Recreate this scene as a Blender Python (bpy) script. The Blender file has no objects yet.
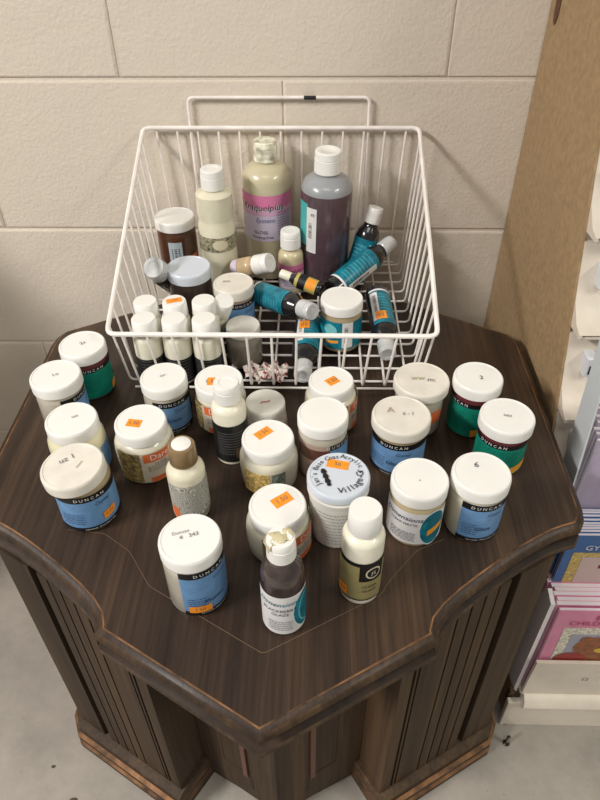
import bpy, math, random
from mathutils import Vector, Matrix
random.seed(7)
R = math.radians
scene = bpy.context.scene
col = scene.collection

# ------------------------------------------------------------------ materials
def lin(c):
    o = []
    for v in c:
        v = v / 255.0
        o.append(v / 12.92 if v <= .04045 else ((v + .055) / 1.055) ** 2.4)
    return tuple(o) + (1.0,)

MC = {}
def mat(name, rgb, rough=.5, metal=0., coat=0., var=0., vscale=60., bump=0., bscale=200., trans=0., sss=0.):
    if name in MC: return MC[name]
    m = bpy.data.materials.new(name); m.use_nodes = True
    nt = m.node_tree; b = nt.nodes['Principled BSDF']
    b.inputs['Base Color'].default_value = lin(rgb)
    b.inputs['Roughness'].default_value = rough
    b.inputs['Metallic'].default_value = metal
    if 'moulding' in name or 'worn' in name: b.inputs['Specular IOR Level'].default_value = .25
    b.inputs['Coat Weight'].default_value = coat
    b.inputs['Coat Roughness'].default_value = .12
    if trans: b.inputs['Transmission Weight'].default_value = trans
    if sss:
        b.inputs['Subsurface Weight'].default_value = sss
        b.inputs['Subsurface Radius'].default_value = (.004, .004, .003)
        b.inputs['Subsurface Scale'].default_value = 1.
    tc = nt.nodes.new('ShaderNodeTexCoord')
    if var:
        n = nt.nodes.new('ShaderNodeTexNoise'); n.inputs['Scale'].default_value = vscale
        n.inputs['Detail'].default_value = 6
        nt.links.new(tc.outputs['Object'], n.inputs['Vector'])
        r = nt.nodes.new('ShaderNodeValToRGB')
        r.color_ramp.elements[0].position = .3; r.color_ramp.elements[1].position = .7
        a = tuple(max(0, x * (1 - var)) for x in rgb); c2 = tuple(min(255, x * (1 + var)) for x in rgb)
        r.color_ramp.elements[0].color = lin(a); r.color_ramp.elements[1].color = lin(c2)
        nt.links.new(n.outputs['Fac'], r.inputs['Fac']); nt.links.new(r.outputs['Color'], b.inputs['Base Color'])
    if bump:
        n = nt.nodes.new('ShaderNodeTexNoise'); n.inputs['Scale'].default_value = bscale
        n.inputs['Detail'].default_value = 5
        nt.links.new(tc.outputs['Object'], n.inputs['Vector'])
        bp = nt.nodes.new('ShaderNodeBump'); bp.inputs['Strength'].default_value = bump
        bp.inputs['Distance'].default_value = .002
        nt.links.new(n.outputs['Fac'], bp.inputs['Height']); nt.links.new(bp.outputs['Normal'], b.inputs['Normal'])
    MC[name] = m
    return m

def wood(name, dark, mid, light, axis='Y', plank=.03, rough=.4, gs=1.0):
    m = bpy.data.materials.new(name); m.use_nodes = True
    nt = m.node_tree; N = nt.nodes.new; L = nt.links.new; b = nt.nodes['Principled BSDF']
    tc = N('ShaderNodeTexCoord'); mp = N('ShaderNodeMapping')
    sc = {'Y': (1, .035, 1), 'Z': (1, 1, .035)}[axis]
    mp.inputs['Scale'].default_value = sc
    L(tc.outputs['Object'], mp.inputs['Vector'])
    n1 = N('ShaderNodeTexNoise'); n1.inputs['Scale'].default_value = 260 * gs; n1.inputs['Detail'].default_value = 8; n1.inputs['Roughness'].default_value = .65
    n2 = N('ShaderNodeTexNoise'); n2.inputs['Scale'].default_value = 42 * gs; n2.inputs['Detail'].default_value = 4; n2.inputs['Distortion'].default_value = .8
    L(mp.outputs['Vector'], n1.inputs['Vector']); L(mp.outputs['Vector'], n2.inputs['Vector'])
    sep = N('ShaderNodeSeparateXYZ'); L(tc.outputs['Object'], sep.inputs['Vector'])
    dv = N('ShaderNodeMath'); dv.operation = 'DIVIDE'; dv.inputs[1].default_value = plank; L(sep.outputs['X'], dv.inputs[0])
    fl = N('ShaderNodeMath'); fl.operation = 'FLOOR'; L(dv.outputs[0], fl.inputs[0])
    wn = N('ShaderNodeTexWhiteNoise'); wn.noise_dimensions = '1D'; L(fl.outputs[0], wn.inputs['W'])
    a1 = N('ShaderNodeMath'); a1.operation = 'MULTIPLY'; a1.inputs[1].default_value = .16; L(wn.outputs['Value'], a1.inputs[0])
    a2 = N('ShaderNodeMath'); a2.operation = 'MULTIPLY_ADD'; a2.inputs[1].default_value = .55; L(n2.outputs['Fac'], a2.inputs[0]); L(a1.outputs[0], a2.inputs[2])
    a3 = N('ShaderNodeMath'); a3.operation = 'MULTIPLY_ADD'; a3.inputs[1].default_value = .5; L(n1.outputs['Fac'], a3.inputs[0]); L(a2.outputs[0], a3.inputs[2])
    r = N('ShaderNodeValToRGB'); L(a3.outputs[0], r.inputs['Fac'])
    r.color_ramp.elements[0].position = .36; r.color_ramp.elements[0].color = lin(dark)
    r.color_ramp.elements[1].position = .86; r.color_ramp.elements[1].color = lin(light)
    e = r.color_ramp.elements.new(.6); e.color = lin(mid)
    L(r.outputs['Color'], b.inputs['Base Color'])
    b.inputs['Roughness'].default_value = rough; b.inputs['Specular IOR Level'].default_value = .3
    bp = N('ShaderNodeBump'); bp.inputs['Strength'].default_value = .25; bp.inputs['Distance'].default_value = .001
    L(n1.outputs['Fac'], bp.inputs['Height']); L(bp.outputs['Normal'], b.inputs['Normal'])
    MC[name] = m
    return m

WALNUT = wood('walnut_top', (27, 20, 16), (54, 41, 33), (84, 65, 50), 'Y', .034, .42)
WALNUT_V = wood('walnut_upright', (31, 23, 15), (64, 48, 33), (98, 76, 51), 'Z', .4, .65, .7)
WORN = mat('worn_edge', (98, 70, 46), .6, var=.5, vscale=45, bump=.3)
DARKEDGE = mat('dark_moulding', (44, 31, 23), .6, var=.35, vscale=60)
WHITE = mat('white_plastic', (236, 235, 232), .38, coat=.15, var=.015, vscale=30)
IVORYP = mat('ivory_plastic', (230, 226, 208), .35, coat=.2, var=.03)
WIRE = mat('white_enamel_wire', (240, 234, 230), .35, coat=.3, var=.05, vscale=40)
BLACK = mat('black_ink', (16, 15, 17), .5)
WTXT = mat('white_ink', (225, 226, 228), .5)
BLUE = mat('blue_print', (106, 148, 194), .4, var=.05, vscale=120)
TEALG = mat('green_print', (14, 128, 108), .4, var=.06, vscale=120)
TEAL = mat('teal_print', (14, 112, 132), .35, var=.25, vscale=90)
ORANGE = mat('orange_sticker', (250, 150, 38), .55, var=.05, vscale=200)
ORL = mat('orange_print', (222, 112, 62), .5)
PAPER = mat('label_paper', (222, 221, 222), .45, var=.02)
GREYTXT = mat('grey_ink', (92, 92, 100), .6)
NAVY = mat('navy_ink', (32, 52, 96), .5)
PENCIL = mat('faint_pen', (120, 118, 120), .6)
CREAMY = mat('cream_print', (214, 206, 178), .5)

# ------------------------------------------------------------------ mesh builder
class MB:
    def __init__(s): s.v = []; s.f = []; s.m = []; s.sm = []; s.mats = []
    def mi(s, m):
        if m not in s.mats: s.mats.append(m)
        return s.mats.index(m)
    def add(s, vs, fs, m, smooth=False, M=None):
        o = len(s.v)
        s.v += [tuple(M @ Vector(p)) if M is not None else tuple(p) for p in vs]
        i = s.mi(m)
        for f in fs:
            s.f.append(tuple(o + k for k in f)); s.m.append(i); s.sm.append(smooth)
    def box(s, x0, x1, y0, y1, z0, z1, m, bev=0., M=None):
        b = min(bev, (x1-x0)*.45, (y1-y0)*.45, (z1-z0)*.45)
        if b <= 0:
            vs = [(x, y, z) for z in (z0, z1) for y in (y0, y1) for x in (x0, x1)]
            s.add(vs, [(0,2,3,1),(4,5,7,6),(0,1,5,4),(2,6,7,3),(0,4,6,2),(1,3,7,5)], m, M=M); return
        loops = []
        def ring(x0_, x1_, y0_, y1_, c, z):
            return [(x0_+c,y0_,z),(x1_-c,y0_,z),(x1_,y0_+c,z),(x1_,y1_-c,z),(x1_-c,y1_,z),(x0_+c,y1_,z),(x0_,y1_-c,z),(x0_,y0_+c,z)]
        for z, i in ((z0, b), (z0+b, 0), (z1-b, 0), (z1, b)):
            loops.append(ring(x0+i, x1-i, y0+i, y1-i, b if i == 0 else b*.6, z))
        s.loft(loops, m, caps=True, M=M)
    def loft(s, loops, m, caps=False, smooth=False, closed=True, M=None, mlist=None):
        n = len(loops[0]); vs = [p for l in loops for p in l]
        if mlist is None:
            fs = []
            for i in range(len(loops)-1):
                for j in range(n if closed else n-1):
                    k = (j+1) % n
                    fs.append((i*n+j, i*n+k, (i+1)*n+k, (i+1)*n+j))
            if caps:
                fs.append(tuple(reversed(range(n)))); fs.append(tuple((len(loops)-1)*n+j for j in range(n)))
            s.add(vs, fs, m, smooth, M)
        else:
            for i in range(len(loops)-1):
                s.add(loops[i]+loops[i+1], [(j, (j+1) % n, n+(j+1) % n, n+j) for j in range(n)], mlist[i], smooth, M)
            if caps:
                s.add(loops[0], [tuple(reversed(range(n)))], mlist[0], False, M)
                s.add(loops[-1], [tuple(range(n))], mlist[-1], False, M)
    def lathe(s, prof, m, seg=40, mlist=None, M=None, smooth=True, sharp=None):
        # profile (r,z) bottom to top; one material per segment when mlist is given
        for i in range(len(prof)-1):
            (r0, z0), (r1, z1) = prof[i], prof[i+1]
            mm = mlist[i] if mlist else m
            a = [(r0*math.sin(2*math.pi*k/seg), -r0*math.cos(2*math.pi*k/seg), z0) for k in range(seg)]
            b = [(r1*math.sin(2*math.pi*k/seg), -r1*math.cos(2*math.pi*k/seg), z1) for k in range(seg)]
            if r0 < 1e-6: s.add([(0,0,z0)]+b, [(0, 1+(k+1) % seg, 1+k) for k in range(seg)], mm, smooth, M)
            elif r1 < 1e-6: s.add(a+[(0,0,z1)], [(k, (k+1) % seg, seg) for k in range(seg)], mm, smooth, M)
            else: s.add(a+b, [(k, (k+1) % seg, seg+(k+1) % seg, seg+k) for k in range(seg)], mm, smooth, M)
    def tube(s, pts, r, m, seg=8, caps=True, M=None):
        pts = [Vector(p) for p in pts]; loops = []
        up = None
        for i, p in enumerate(pts):
            t = (pts[min(i+1, len(pts)-1)] - pts[max(i-1, 0)]).normalized()
            if up is None:
                up = Vector((0,0,1)) if abs(t.z) < .9 else Vector((1,0,0))
            up = (up - t*up.dot(t)).normalized(); sd = t.cross(up)
            rr = r[i] if isinstance(r, (list, tuple)) else r
            loops.append([tuple(p + (up*math.cos(2*math.pi*k/seg) + sd*math.sin(2*math.pi*k/seg))*rr) for k in range(seg)])
        s.loft(loops, m, caps=caps, smooth=True, M=M)
    def build(s, name, parent=None, weld=True):
        me = bpy.data.meshes.new(name); me.from_pydata(s.v, [], s.f)
        for m in s.mats: me.materials.append(m)
        for p, mi, sm in zip(me.polygons, s.m, s.sm): p.material_index = mi; p.use_smooth = sm
        if weld:
            import bmesh
            bm = bmesh.new(); bm.from_mesh(me); bmesh.ops.remove_doubles(bm, verts=bm.verts, dist=2e-6)
            bmesh.ops.recalc_face_normals(bm, faces=bm.faces)
            bm.to_mesh(me); bm.free()
        try: me.set_sharp_from_angle(angle=R(38))
        except Exception: pass
        o = bpy.data.objects.new(name, me); col.objects.link(o)
        if parent: o.parent = parent
        return o

def rounded(pts, rad, n=4, closed=False):
    pts = [Vector(p) for p in pts]; out = []
    N_ = len(pts)
    for i, p in enumerate(pts):
        if not closed and i in (0, N_-1): out.append(p); continue
        a = pts[(i-1) % N_]; b = pts[(i+1) % N_]
        da = (a-p); db = (b-p); r = min(rad, da.length*.45, db.length*.45)
        q0 = p+da.normalized()*r; q1 = p+db.normalized()*r
        for k in range(n+1):
            t = k/n; out.append(q0*(1-t)**2 + p*2*t*(1-t) + q1*t*t)
    return out

_tc = {}
def glyphs(txt):
    if txt in _tc: return _tc[txt]
    c = bpy.data.curves.new('lettering', 'FONT'); c.body = txt; c.size = 1; c.align_x = 'CENTER'; c.align_y = 'CENTER'; c.resolution_u = 2
    o = bpy.data.objects.new('lettering', c); col.objects.link(o)
    dg = bpy.context.evaluated_depsgraph_get(); dg.update()
    me = bpy.data.meshes.new_from_object(o.evaluated_get(dg))
    vs = [tuple(v.co) for v in me.vertices]; fs = [tuple(p.vertices) for p in me.polygons]
    bpy.data.objects.remove(o); bpy.data.meshes.remove(me); bpy.data.curves.remove(c)
    _tc[txt] = (vs, fs); return _tc[txt]

def empty(name, loc, rot=(0,0,0)):
    o = bpy.data.objects.new(name, None); col.objects.link(o); o.location = loc; o.rotation_euler = rot
    o.empty_display_size = .02
    return o
def tag(o, label, cat, group=None):
    o['label'] = label; o['category'] = cat
    if group: o['group'] = group
    return o

# label wrapped round a cylinder: angle 0 faces local -Y, angles grow to the right
def wrap_items(mb, Rr, items):
    off = .0004
    for it in items:
        k = it[0]; off += .00011; rr = Rr + off
        P = lambda a, z: (rr*math.sin(R(a)), -rr*math.cos(R(a)), z)
        if k == 'rect':
            _, a0, a1, z0, z1, m = it[:6]; sh = it[6] if len(it) > 6 else 0
            n = max(2, int(abs(a1-a0)/5)); vs = []
            for i in range(n+1):
                a = a0+(a1-a0)*i/n; d = sh*(i/n)
                vs += [P(a, z0+d), P(a, z1+d)]
            mb.add(vs, [(2*i, 2*i+2, 2*i+3, 2*i+1) for i in range(n)], m, True)
        elif k == 'ell':
            _, ac, zc, ra, rz, m = it; n = 24; vs = []; amin = it[6] if len(it) > 6 else None
            for i in range(n+1):
                t = -1+2*i/n; h = rz*math.sqrt(max(0, 1-t*t)); a = ac+ra*t
                vs += [P(a, zc-h), P(a, zc+h)]
            mb.add(vs, [(2*i, 2*i+2, 2*i+3, 2*i+1) for i in range(n)], m, True)
        elif k == 'text':
            _, s, ac, zc, size, m = it[:6]; sh = it[6] if len(it) > 6 else 0; slope = it[7] if len(it) > 7 else 0
            vs, fs = glyphs(s)
            mb.add([P(ac+math.degrees((x*size+sh*y*size)/Rr), zc+y*size+slope*x*size) for x, y, z in vs], fs, m)
        elif k == 'lines':          # rows of tiny print
            _, a0, a1, z0, z1, n, m = it
            for j in range(n):
                z = z1-(z1-z0)*j/max(1, n-1); a = a0
                while a < a1:
                    w = random.uniform(3, 8); e = min(a1, a+w)
                    if e-a > 1:
                        mb.add([P(a, z), P(e, z), P(e, z+.0007), P(a, z+.0007)], [(0,1,2,3)], m)
                    a += w+2
        elif k == 'bars':
            _, a0, a1, z0, z1, m = it; z = z0
            while z < z1:
                h = random.choice((.0005, .0008, .0012))
                mb.add([P(a0, z), P((a0+a1)/2, z), P(a1, z), P(a0, z+h), P((a0+a1)/2, z+h), P(a1, z+h)], [(0,1,4,3),(1,2,5,4)], m)
                z += h+random.choice((.0006, .001))

def flat_text(mb, s, x, y, z, size, m, rot=0):
    vs, fs = glyphs(s); c, d = math.cos(rot), math.sin(rot)
    mb.add([(x+(vx*c-vy*d)*size, y+(vx*d+vy*c)*size, z) for vx, vy, vz in vs], fs, m)

def sticker(parent, x, y, z, w, h, rot, txt='1.50'):
    mb = MB(); M = Matrix.Translation((x, y, z)) @ Matrix.Rotation(rot, 4, 'Z')
    mb.box(-w/2, w/2, -h/2, h/2, 0, .0004, ORANGE, M=M)
    vs, fs = glyphs(txt); mb.add([(a*h*.62, b*h*.62, .00055) for a, b, c in vs], fs, GREYTXT, M=M)
    o = mb.build('price_sticker', parent, weld=False); o['label'] = 'orange price sticker'
    return o

# ------------------------------------------------------------------ jars
CX, CY, CZ = .0442, -.8895, .955        # where the photographer stood
TZ = .455                               # table top height
def face_cam(x, y): return math.atan2(CX-x, -CY+y)

def lid_mesh(mb, D, H, h, m, ribs=False):
    r = D/2
    prof = [(r*.93, H-h), (r, H-h+.0008), (r, H-h*.25), (r*.985, H-.0012), (r*.95, H-.0001), (r*.90, H), (r*.885, H-.0005), (r*.3, H-.0006), (0, H-.0006)]
    mb.lathe(prof, m, 48)
    mb.lathe([(0, H-h+.001), (r*.93, H-h)], m, 48)

def jar(label, x, y, D, B, H, body, items, a0=0, ring=None, kind='straight', lidh=.0135, lidmat=None, marks=None, stick=None,
        tilt=(0, 0), z=TZ, group=None, cat='jar', name='paint_jar', lidtilt=0):
    rz = face_cam(x, y)
    e = empty(name, (x, y, z), (tilt[0], tilt[1], rz + R(a0)))
    tag(e, label, cat, group)
    b = B/2; lr = D/2; nt = H-lidh
    ring = ring or body
    mb = MB()
    if kind == 'straight':
        prof = [(0, .0012), (b*.8, .0012), (b*.86, 0), (b*.95, .0006), (b, .0035), (b, nt-.009), (b*.99, nt-.0055), (min(b, lr)*.93, nt-.001), (min(b, lr)*.9, nt+.004)]
        ml = [body]*4+[body, ring, ring, ring]
    elif kind == 'shoulder':
        prof = [(0, .0012), (b*.7, .0012), (b*.78, 0), (b*.88, .0008), (b*.95, .005), (b*.99, nt*.45), (b, nt*.7), (b*.975, nt*.85), (b*.9, nt*.95), (lr*.93, nt), (lr*.9, nt+.004)]
        ml = [body]*6+[ring]*4
    else:   # tapered tub
        prof = [(0, .001), (b*.78, .001), (b*.82, 0), (b*.86, .001), (b*.88, .004), (b*.99, nt-.008), (b*.99, nt-.006), (b*1.04, nt-.0055), (b*1.04, nt-.003), (b, nt-.0025), (b, nt+.002)]
        ml = [body]*10
    mb.lathe(prof, body, 48, ml); mb.build('body', e)
    lm = MB(); lid_mesh(lm, D, H, lidh, lidmat or WHITE); lo = lm.build('lid', e)
    if lidtilt: lo.rotation_euler = (0, lidtilt, -R(a0))
    if items:
        Lb = MB(); wrap_items(Lb, b*(.99 if kind == 'shoulder' else 1.0), items); Lb.build('label', e, weld=False)
    back = -R(a0) if not lidtilt else 0
    zt = H+.0001
    if marks:
        mm = MB()
        for (s, mx, my, size, rot, m_) in marks:
            c, d = math.cos(back), math.sin(back)
            flat_text(mm, s, mx*c-my*d, mx*d+my*c, zt, size, m_, back+rot)
        mm.build('handwriting', lo, weld=False)
    if stick:
        for (sx, sy, w, h, rot) in stick:
            c, d = math.cos(back), math.sin(back)
            sticker(lo, sx*c-sy*d, sx*d+sy*c, H-.0006, w, h, back+rot)
    return e

def blue_label(H, a=70, word='Glaze', stk=None):
    t = H-.0145
    it = [('rect', -a, a, .0035, t-.0085, BLUE), ('rect', -a, a, t-.0095, t-.002, BLACK), ('text', 'D U N C A N', -a*.1, t-.0060, .0048, WTXT),
          ('rect', -a, a, .0035, .0085, BLACK), ('text', 'non-toxic dinnerware safe', 0, .0060, .0028, WTXT),
          ('text', word, -5, .021, .0066, NAVY, .3), ('text', 'Crystal', 14, t-.015, .005, NAVY, .3), ('lines', -a*.85, -a*.3, .014, .026, 5, NAVY)]
    if stk: it += stk
    return it
def green_label(H, a=85):
    t = H-.0145
    return [('rect', -a, a, .0035, t-.0085, TEALG), ('rect', -a, a, t-.0095, t-.004, BLACK), ('text', 'D U N C A N', -20, t-.0068, .0048, WTXT),
            ('lines', -60, 40, .013, .034, 9, mat('deep_green_ink', (6, 74, 66), .5)), ('rect', 30, a, .0035, .013, mat('amber_print', (232, 160, 52), .5), .006)]
LEAF = mat('olive_leaf_print', (128, 112, 72), .5, var=.45, vscale=260)
def dare_label(H, a=62):
    t = H*.72
    return [('rect', -a-8, -a+42, .006, t, LEAF), ('rect', -a+42, a+10, .006, t, mat('beige_print', (206, 196, 178), .5, var=.05)),
            ('rect', -14, 50, t-.012, t-.001, ORL), ('text', 'Dare', 18, t-.0066, .0098, WTXT), ('text', 'GLOSS', 18, t-.0152, .0042, GREYTXT), ('lines', -8, 44, t-.023, t-.018, 3, NAVY),
            ('rect', -6, a+8, .006, .0125, ORL)]
def oval_label(H, w='Dimensions', a=80):
    t = H-.0145
    dk = mat('deep_teal_print', (16, 104, 122), .35)
    return [('rect', -a, a, .005, t-.006, PAPER), ('ell', 44, (t)/2-.001, 31, t*.44, WTXT), ('ell', 45, t/2-.001, 29, t*.41, TEAL), ('ell', 50, t/2+.001, 21, t*.32, dk),
            ('rect', 32, 66, t*.30, t*.44, mat('amber_stroke', (238, 158, 48), .5), .007), ('text', w, -22, t-.014, .0078, NAVY, .35), ('text', 'CLEAR MATTE', -20, t-.021, .004, BLACK),
            ('lines', -48, 8, .010, .020, 6, GREYTXT)]

CLOUDY = mat('cloudy_medium', (188, 182, 168), .25, coat=.5, var=.05, vscale=50)
MILK = mat('milky_medium', (212, 207, 190), .25, coat=.5, var=.03, vscale=50)
MAROON = mat('maroon_glaze', (98, 42, 48), .3, coat=.4)
TANG = mat('tan_glaze', (170, 152, 122), .3, coat=.4)
BROWNG = mat('brown_glaze', (98, 62, 52), .3, coat=.4)
PINKISH = mat('pinkish_glaze', (176, 152, 138), .3, coat=.4)
YELLOWY = mat('yellowed_medium', (224, 218, 184), .3, coat=.4)
GREYJ = mat('grey_medium', (128, 122, 112), .25, coat=.5, var=.1)
DARKB = mat('dark_brown_glaze', (48, 34, 32), .3, coat=.5)
BRN2 = mat('warm_brown_glaze', (82, 50, 34), .3, coat=.4, var=.1)
LIDB = mat('bluish_white_lid', (204, 212, 224), .35, coat=.2)
LIDG = mat('greyed_lid', (206, 204, 198), .4, coat=.1, var=.05, vscale=60)
LIDD = mat('stained_white_lid', (222, 217, 207), .42, coat=.1, var=.04, vscale=45)

jar('white-lidded jar with green label, at the back left edge of the table', -.2125, -.299, .0508, .0490, .063, MAROON, green_label(.063), 25, marks=[('2z', .001, .001, .007, .3, GREYTXT)])
jar('white-lidded jar with cloudy side and narrow blue label, leftmost on the table', -.2235, -.358, .0522, .0495, .067, CLOUDY, blue_label(.067), 62, marks=[('1o', .0, .0, .007, .2, PENCIL)])
jar('squat jar of yellowed medium behind the tilted-lid blue jar', -.190, -.421, .0500, .0555, .064, YELLOWY, [('rect', 40, 120, .006, .036, BLUE)], 0, kind='shoulder', marks=[('uo', .004, .002, .006, .1, PENCIL)])
jar('blue-label jar with a wide crooked white lid and orange price sticker on its side', -.1675, -.481, .0570, .0535, .0655, TANG,
    blue_label(.0655, 85, '', [('rect', 8, 36, .0125, .0215, ORANGE, .002), ('text', '1.50', 22, .018, .005, GREYTXT)]), 10, lidtilt=R(-4), ring=TANG,
    marks=[('uz 1', -.002, .010, .009, .1, PENCIL), ('/', .006, -.003, .012, -.6, mat('green_pen', (150, 158, 120), .6))], lidmat=LIDD, lidh=.0125)
jar('squat clear jar with orange sticker on lid, left of the gold-capped bottle', -.1235, -.421, .0500, .0580, .0620, MILK, dare_label(.062), 4, kind='shoulder', stick=[(-.006, -.001, .014, .010, R(-28))])
jar('white-lidded jar with grey-sided blue label below the basket front left corner', -.1130, -.354, .0485, .0475, .0625, CLOUDY, blue_label(.0625, 55) + [('rect', 62, 120, .006, .042, LEAF)], 15, marks=[('or:', .0, .002, .006, .1, GREYTXT)])
jar('squat clear jar with orange label, directly behind the small black-label bottle', -.056, -.352, .0505, .0545, .058, MILK, dare_label(.058), -28, kind='shoulder', stick=[(-.008, -.002, .008, .012, R(-8))])
jar('short small-lidded jar with a pen stroke on the lid, in front of the basket', -.006, -.382, .0405, .0440, .054, CLOUDY, None, 0, kind='shoulder', lidmat=LIDG, marks=[('~', 0, 0, .02, .3, mat('red_pen', (170, 90, 80), .6))], lidh=.012)
jar('squat clear jar with gold pattern and orange sticker, in the middle of the table', 0.000, -.436, .0500, .0567, .0570, MILK,
    [('rect', -62, -6, .006, .034, mat('gold_scroll_print', (186, 160, 98), .45, var=.35, vscale=300)), ('rect', -2, 26, .006, .034, mat('slate_scroll_print', (112, 120, 112), .5, var=.4, vscale=300))], 5, kind='shoulder', stick=[(-.004, .006, .017, .010, R(38))])
jar('squat white jar with orange-stickered lid just outside the basket front centre', .061, -.352, .0472, .0555, .058, MILK, dare_label(.058), 60, kind='shoulder', stick=[(.001, -.001, .013, .011, R(40))])
jar('white-lidded jar with brown and blue label behind the handwritten tub', .052, -.418, .0490, .0475, .072, PINKISH,
    [('rect', -80, 8, .030, .044, BROWNG), ('rect', 8, 85, .044, .050, BLACK), ('text', 'D U N C A N', 34, .047, .005, WTXT), ('rect', 8, 85, .004, .044, BLUE)], 10, ring=CLOUDY)
jar('large squat clear jar with orange-stickered lid, right behind the dark dispensing bottle', .013, -.516, .0500, .0573, .0545, MILK,
    dare_label(.055), 40, kind='shoulder', stick=[(.004, .005, .018, .011, R(33))])
jar('pale jar with a wide stained lid outside the basket front right corner', .154, -.352, .0575, .0505, .061, CLOUDY, [('rect', 36, 66, .018, .034, ORL), ('lines', -40, 20, .012, .030, 6, PENCIL)], 0,
    marks=[('ww', -.004, .0, .010, .2, mat('olive_pen', (172, 168, 130), .6)), ('m:', .010, .0, .009, .1, PENCIL)], lidmat=LIDD, lidh=.011)
jar('green-label white-lidded jar, rearmost on the right of the table', .211, -.354, .0505, .0485, .066, MAROON, green_label(.066), -22, marks=[('2', .003, -.001, .008, .3, BLACK)])
jar('blue-label jar with wide scuffed lid, right of the handwritten tub', .128, -.409, .0575, .0525, .063, TANG, blue_label(.063, 82), 0, marks=[('A', -.011, .004, .011, .2, mat('rust_pen', (176, 158, 140), .6)), ('z - l', .006, .002, .007, .1, PENCIL)], lidmat=LIDD, lidh=.0125)
jar('green-label white-lidded jar with amber corner, nearest the right edge', .230, -.408, .0530, .0485, .062, MAROON, green_label(.062), 5, marks=[('uzz', .0, .0, .006, .1, PENCIL)])
jar('white-lidded jar with white label, teal oval and orange stroke', .136, -.494, .0504, .0490, .066, mat('sandy_medium', (188, 172, 136), .3, coat=.4), oval_label(.067, 'Dimensions'), 0, marks=[('.', 0, 0, .012, 0, PENCIL)])
jar('white-lidded milky jar with blue label, frontmost on the right side', .190, -.488, .0516, .0500, .0676, MILK, blue_label(.0685, 56, 'Glaze'), 34, marks=[('6', -.006, .007, .009, .2, GREYTXT)])
jar('white-lidded jar with blue label and orange side sticker, frontmost on the left', -.053, -.567, .0500, .0490, .0740, CLOUDY,
    blue_label(.0770, 66, 'Illusion', [('rect', -56, -14, .008, .0165, ORANGE), ('text', '1.50', -36, .0122, .005, GREYTXT)]), 32,
    marks=[('Duncan', -.006, .007, .0045, .05, PENCIL), ('4   343', .0, .002, .0055, .05, GREYTXT)])

# handwritten tub
tub = jar('white plastic tub with handwriting round its lid and an orange sticker', .065, -.499, .0545, .0520, .0745, mat('white_tub_plastic', (214, 212, 206), .4, coat=.15), 
    [('lines', -50, 50, .012, .05, 10, PENCIL), ('text', '2', 42, .040, .006, GREYTXT)], 0, kind='tub', lidmat=LIDB, lidh=.009, name='paint_tub', cat='tub')
lid = [c for c in tub.children if c.name.startswith('lid')][0]
sticker(lid, -.001, .012, .0740, .019, .0095, R(-10), '50')
hb = MB()
def arc_text(mb, s, cx, cy, rad, a_start, step, size, z, m):
    for i, ch in enumerate(s):
        a = R(a_start - step*i)
        if ch == ' ': continue
        flat_text(mb, ch, cx+rad*math.cos(a), cy+rad*math.sin(a), z, size, m, a-math.pi/2)
arc_text(hb, "Jan's Base Coat", 0, 0, .0205, 218, 8.8, .0068, .0747, BLACK)
arc_text(hb, "Acrylic", 0, 0, .0215, 82, 8.6, .0068, .0747, BLACK)
for i, ch in enumerate('Village-Gr'):
    a = R(-82+i*11.0); flat_text(hb, ch, .0185*math.cos(a), .0185*math.sin(a), .0747, .0088, BLACK, a+math.pi/2)
for k in range(10):
    t = k/9; x = -.0135+t*.006; y = .004-t*.016
    hb.lathe([(0, .0746), (.0020+.0008*math.sin(k*2.1), .0747), (0, .07475)], BLACK, 7, M=Matrix.Translation((x, y, 0)))
hb.build('handwriting', lid, weld=False)

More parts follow.
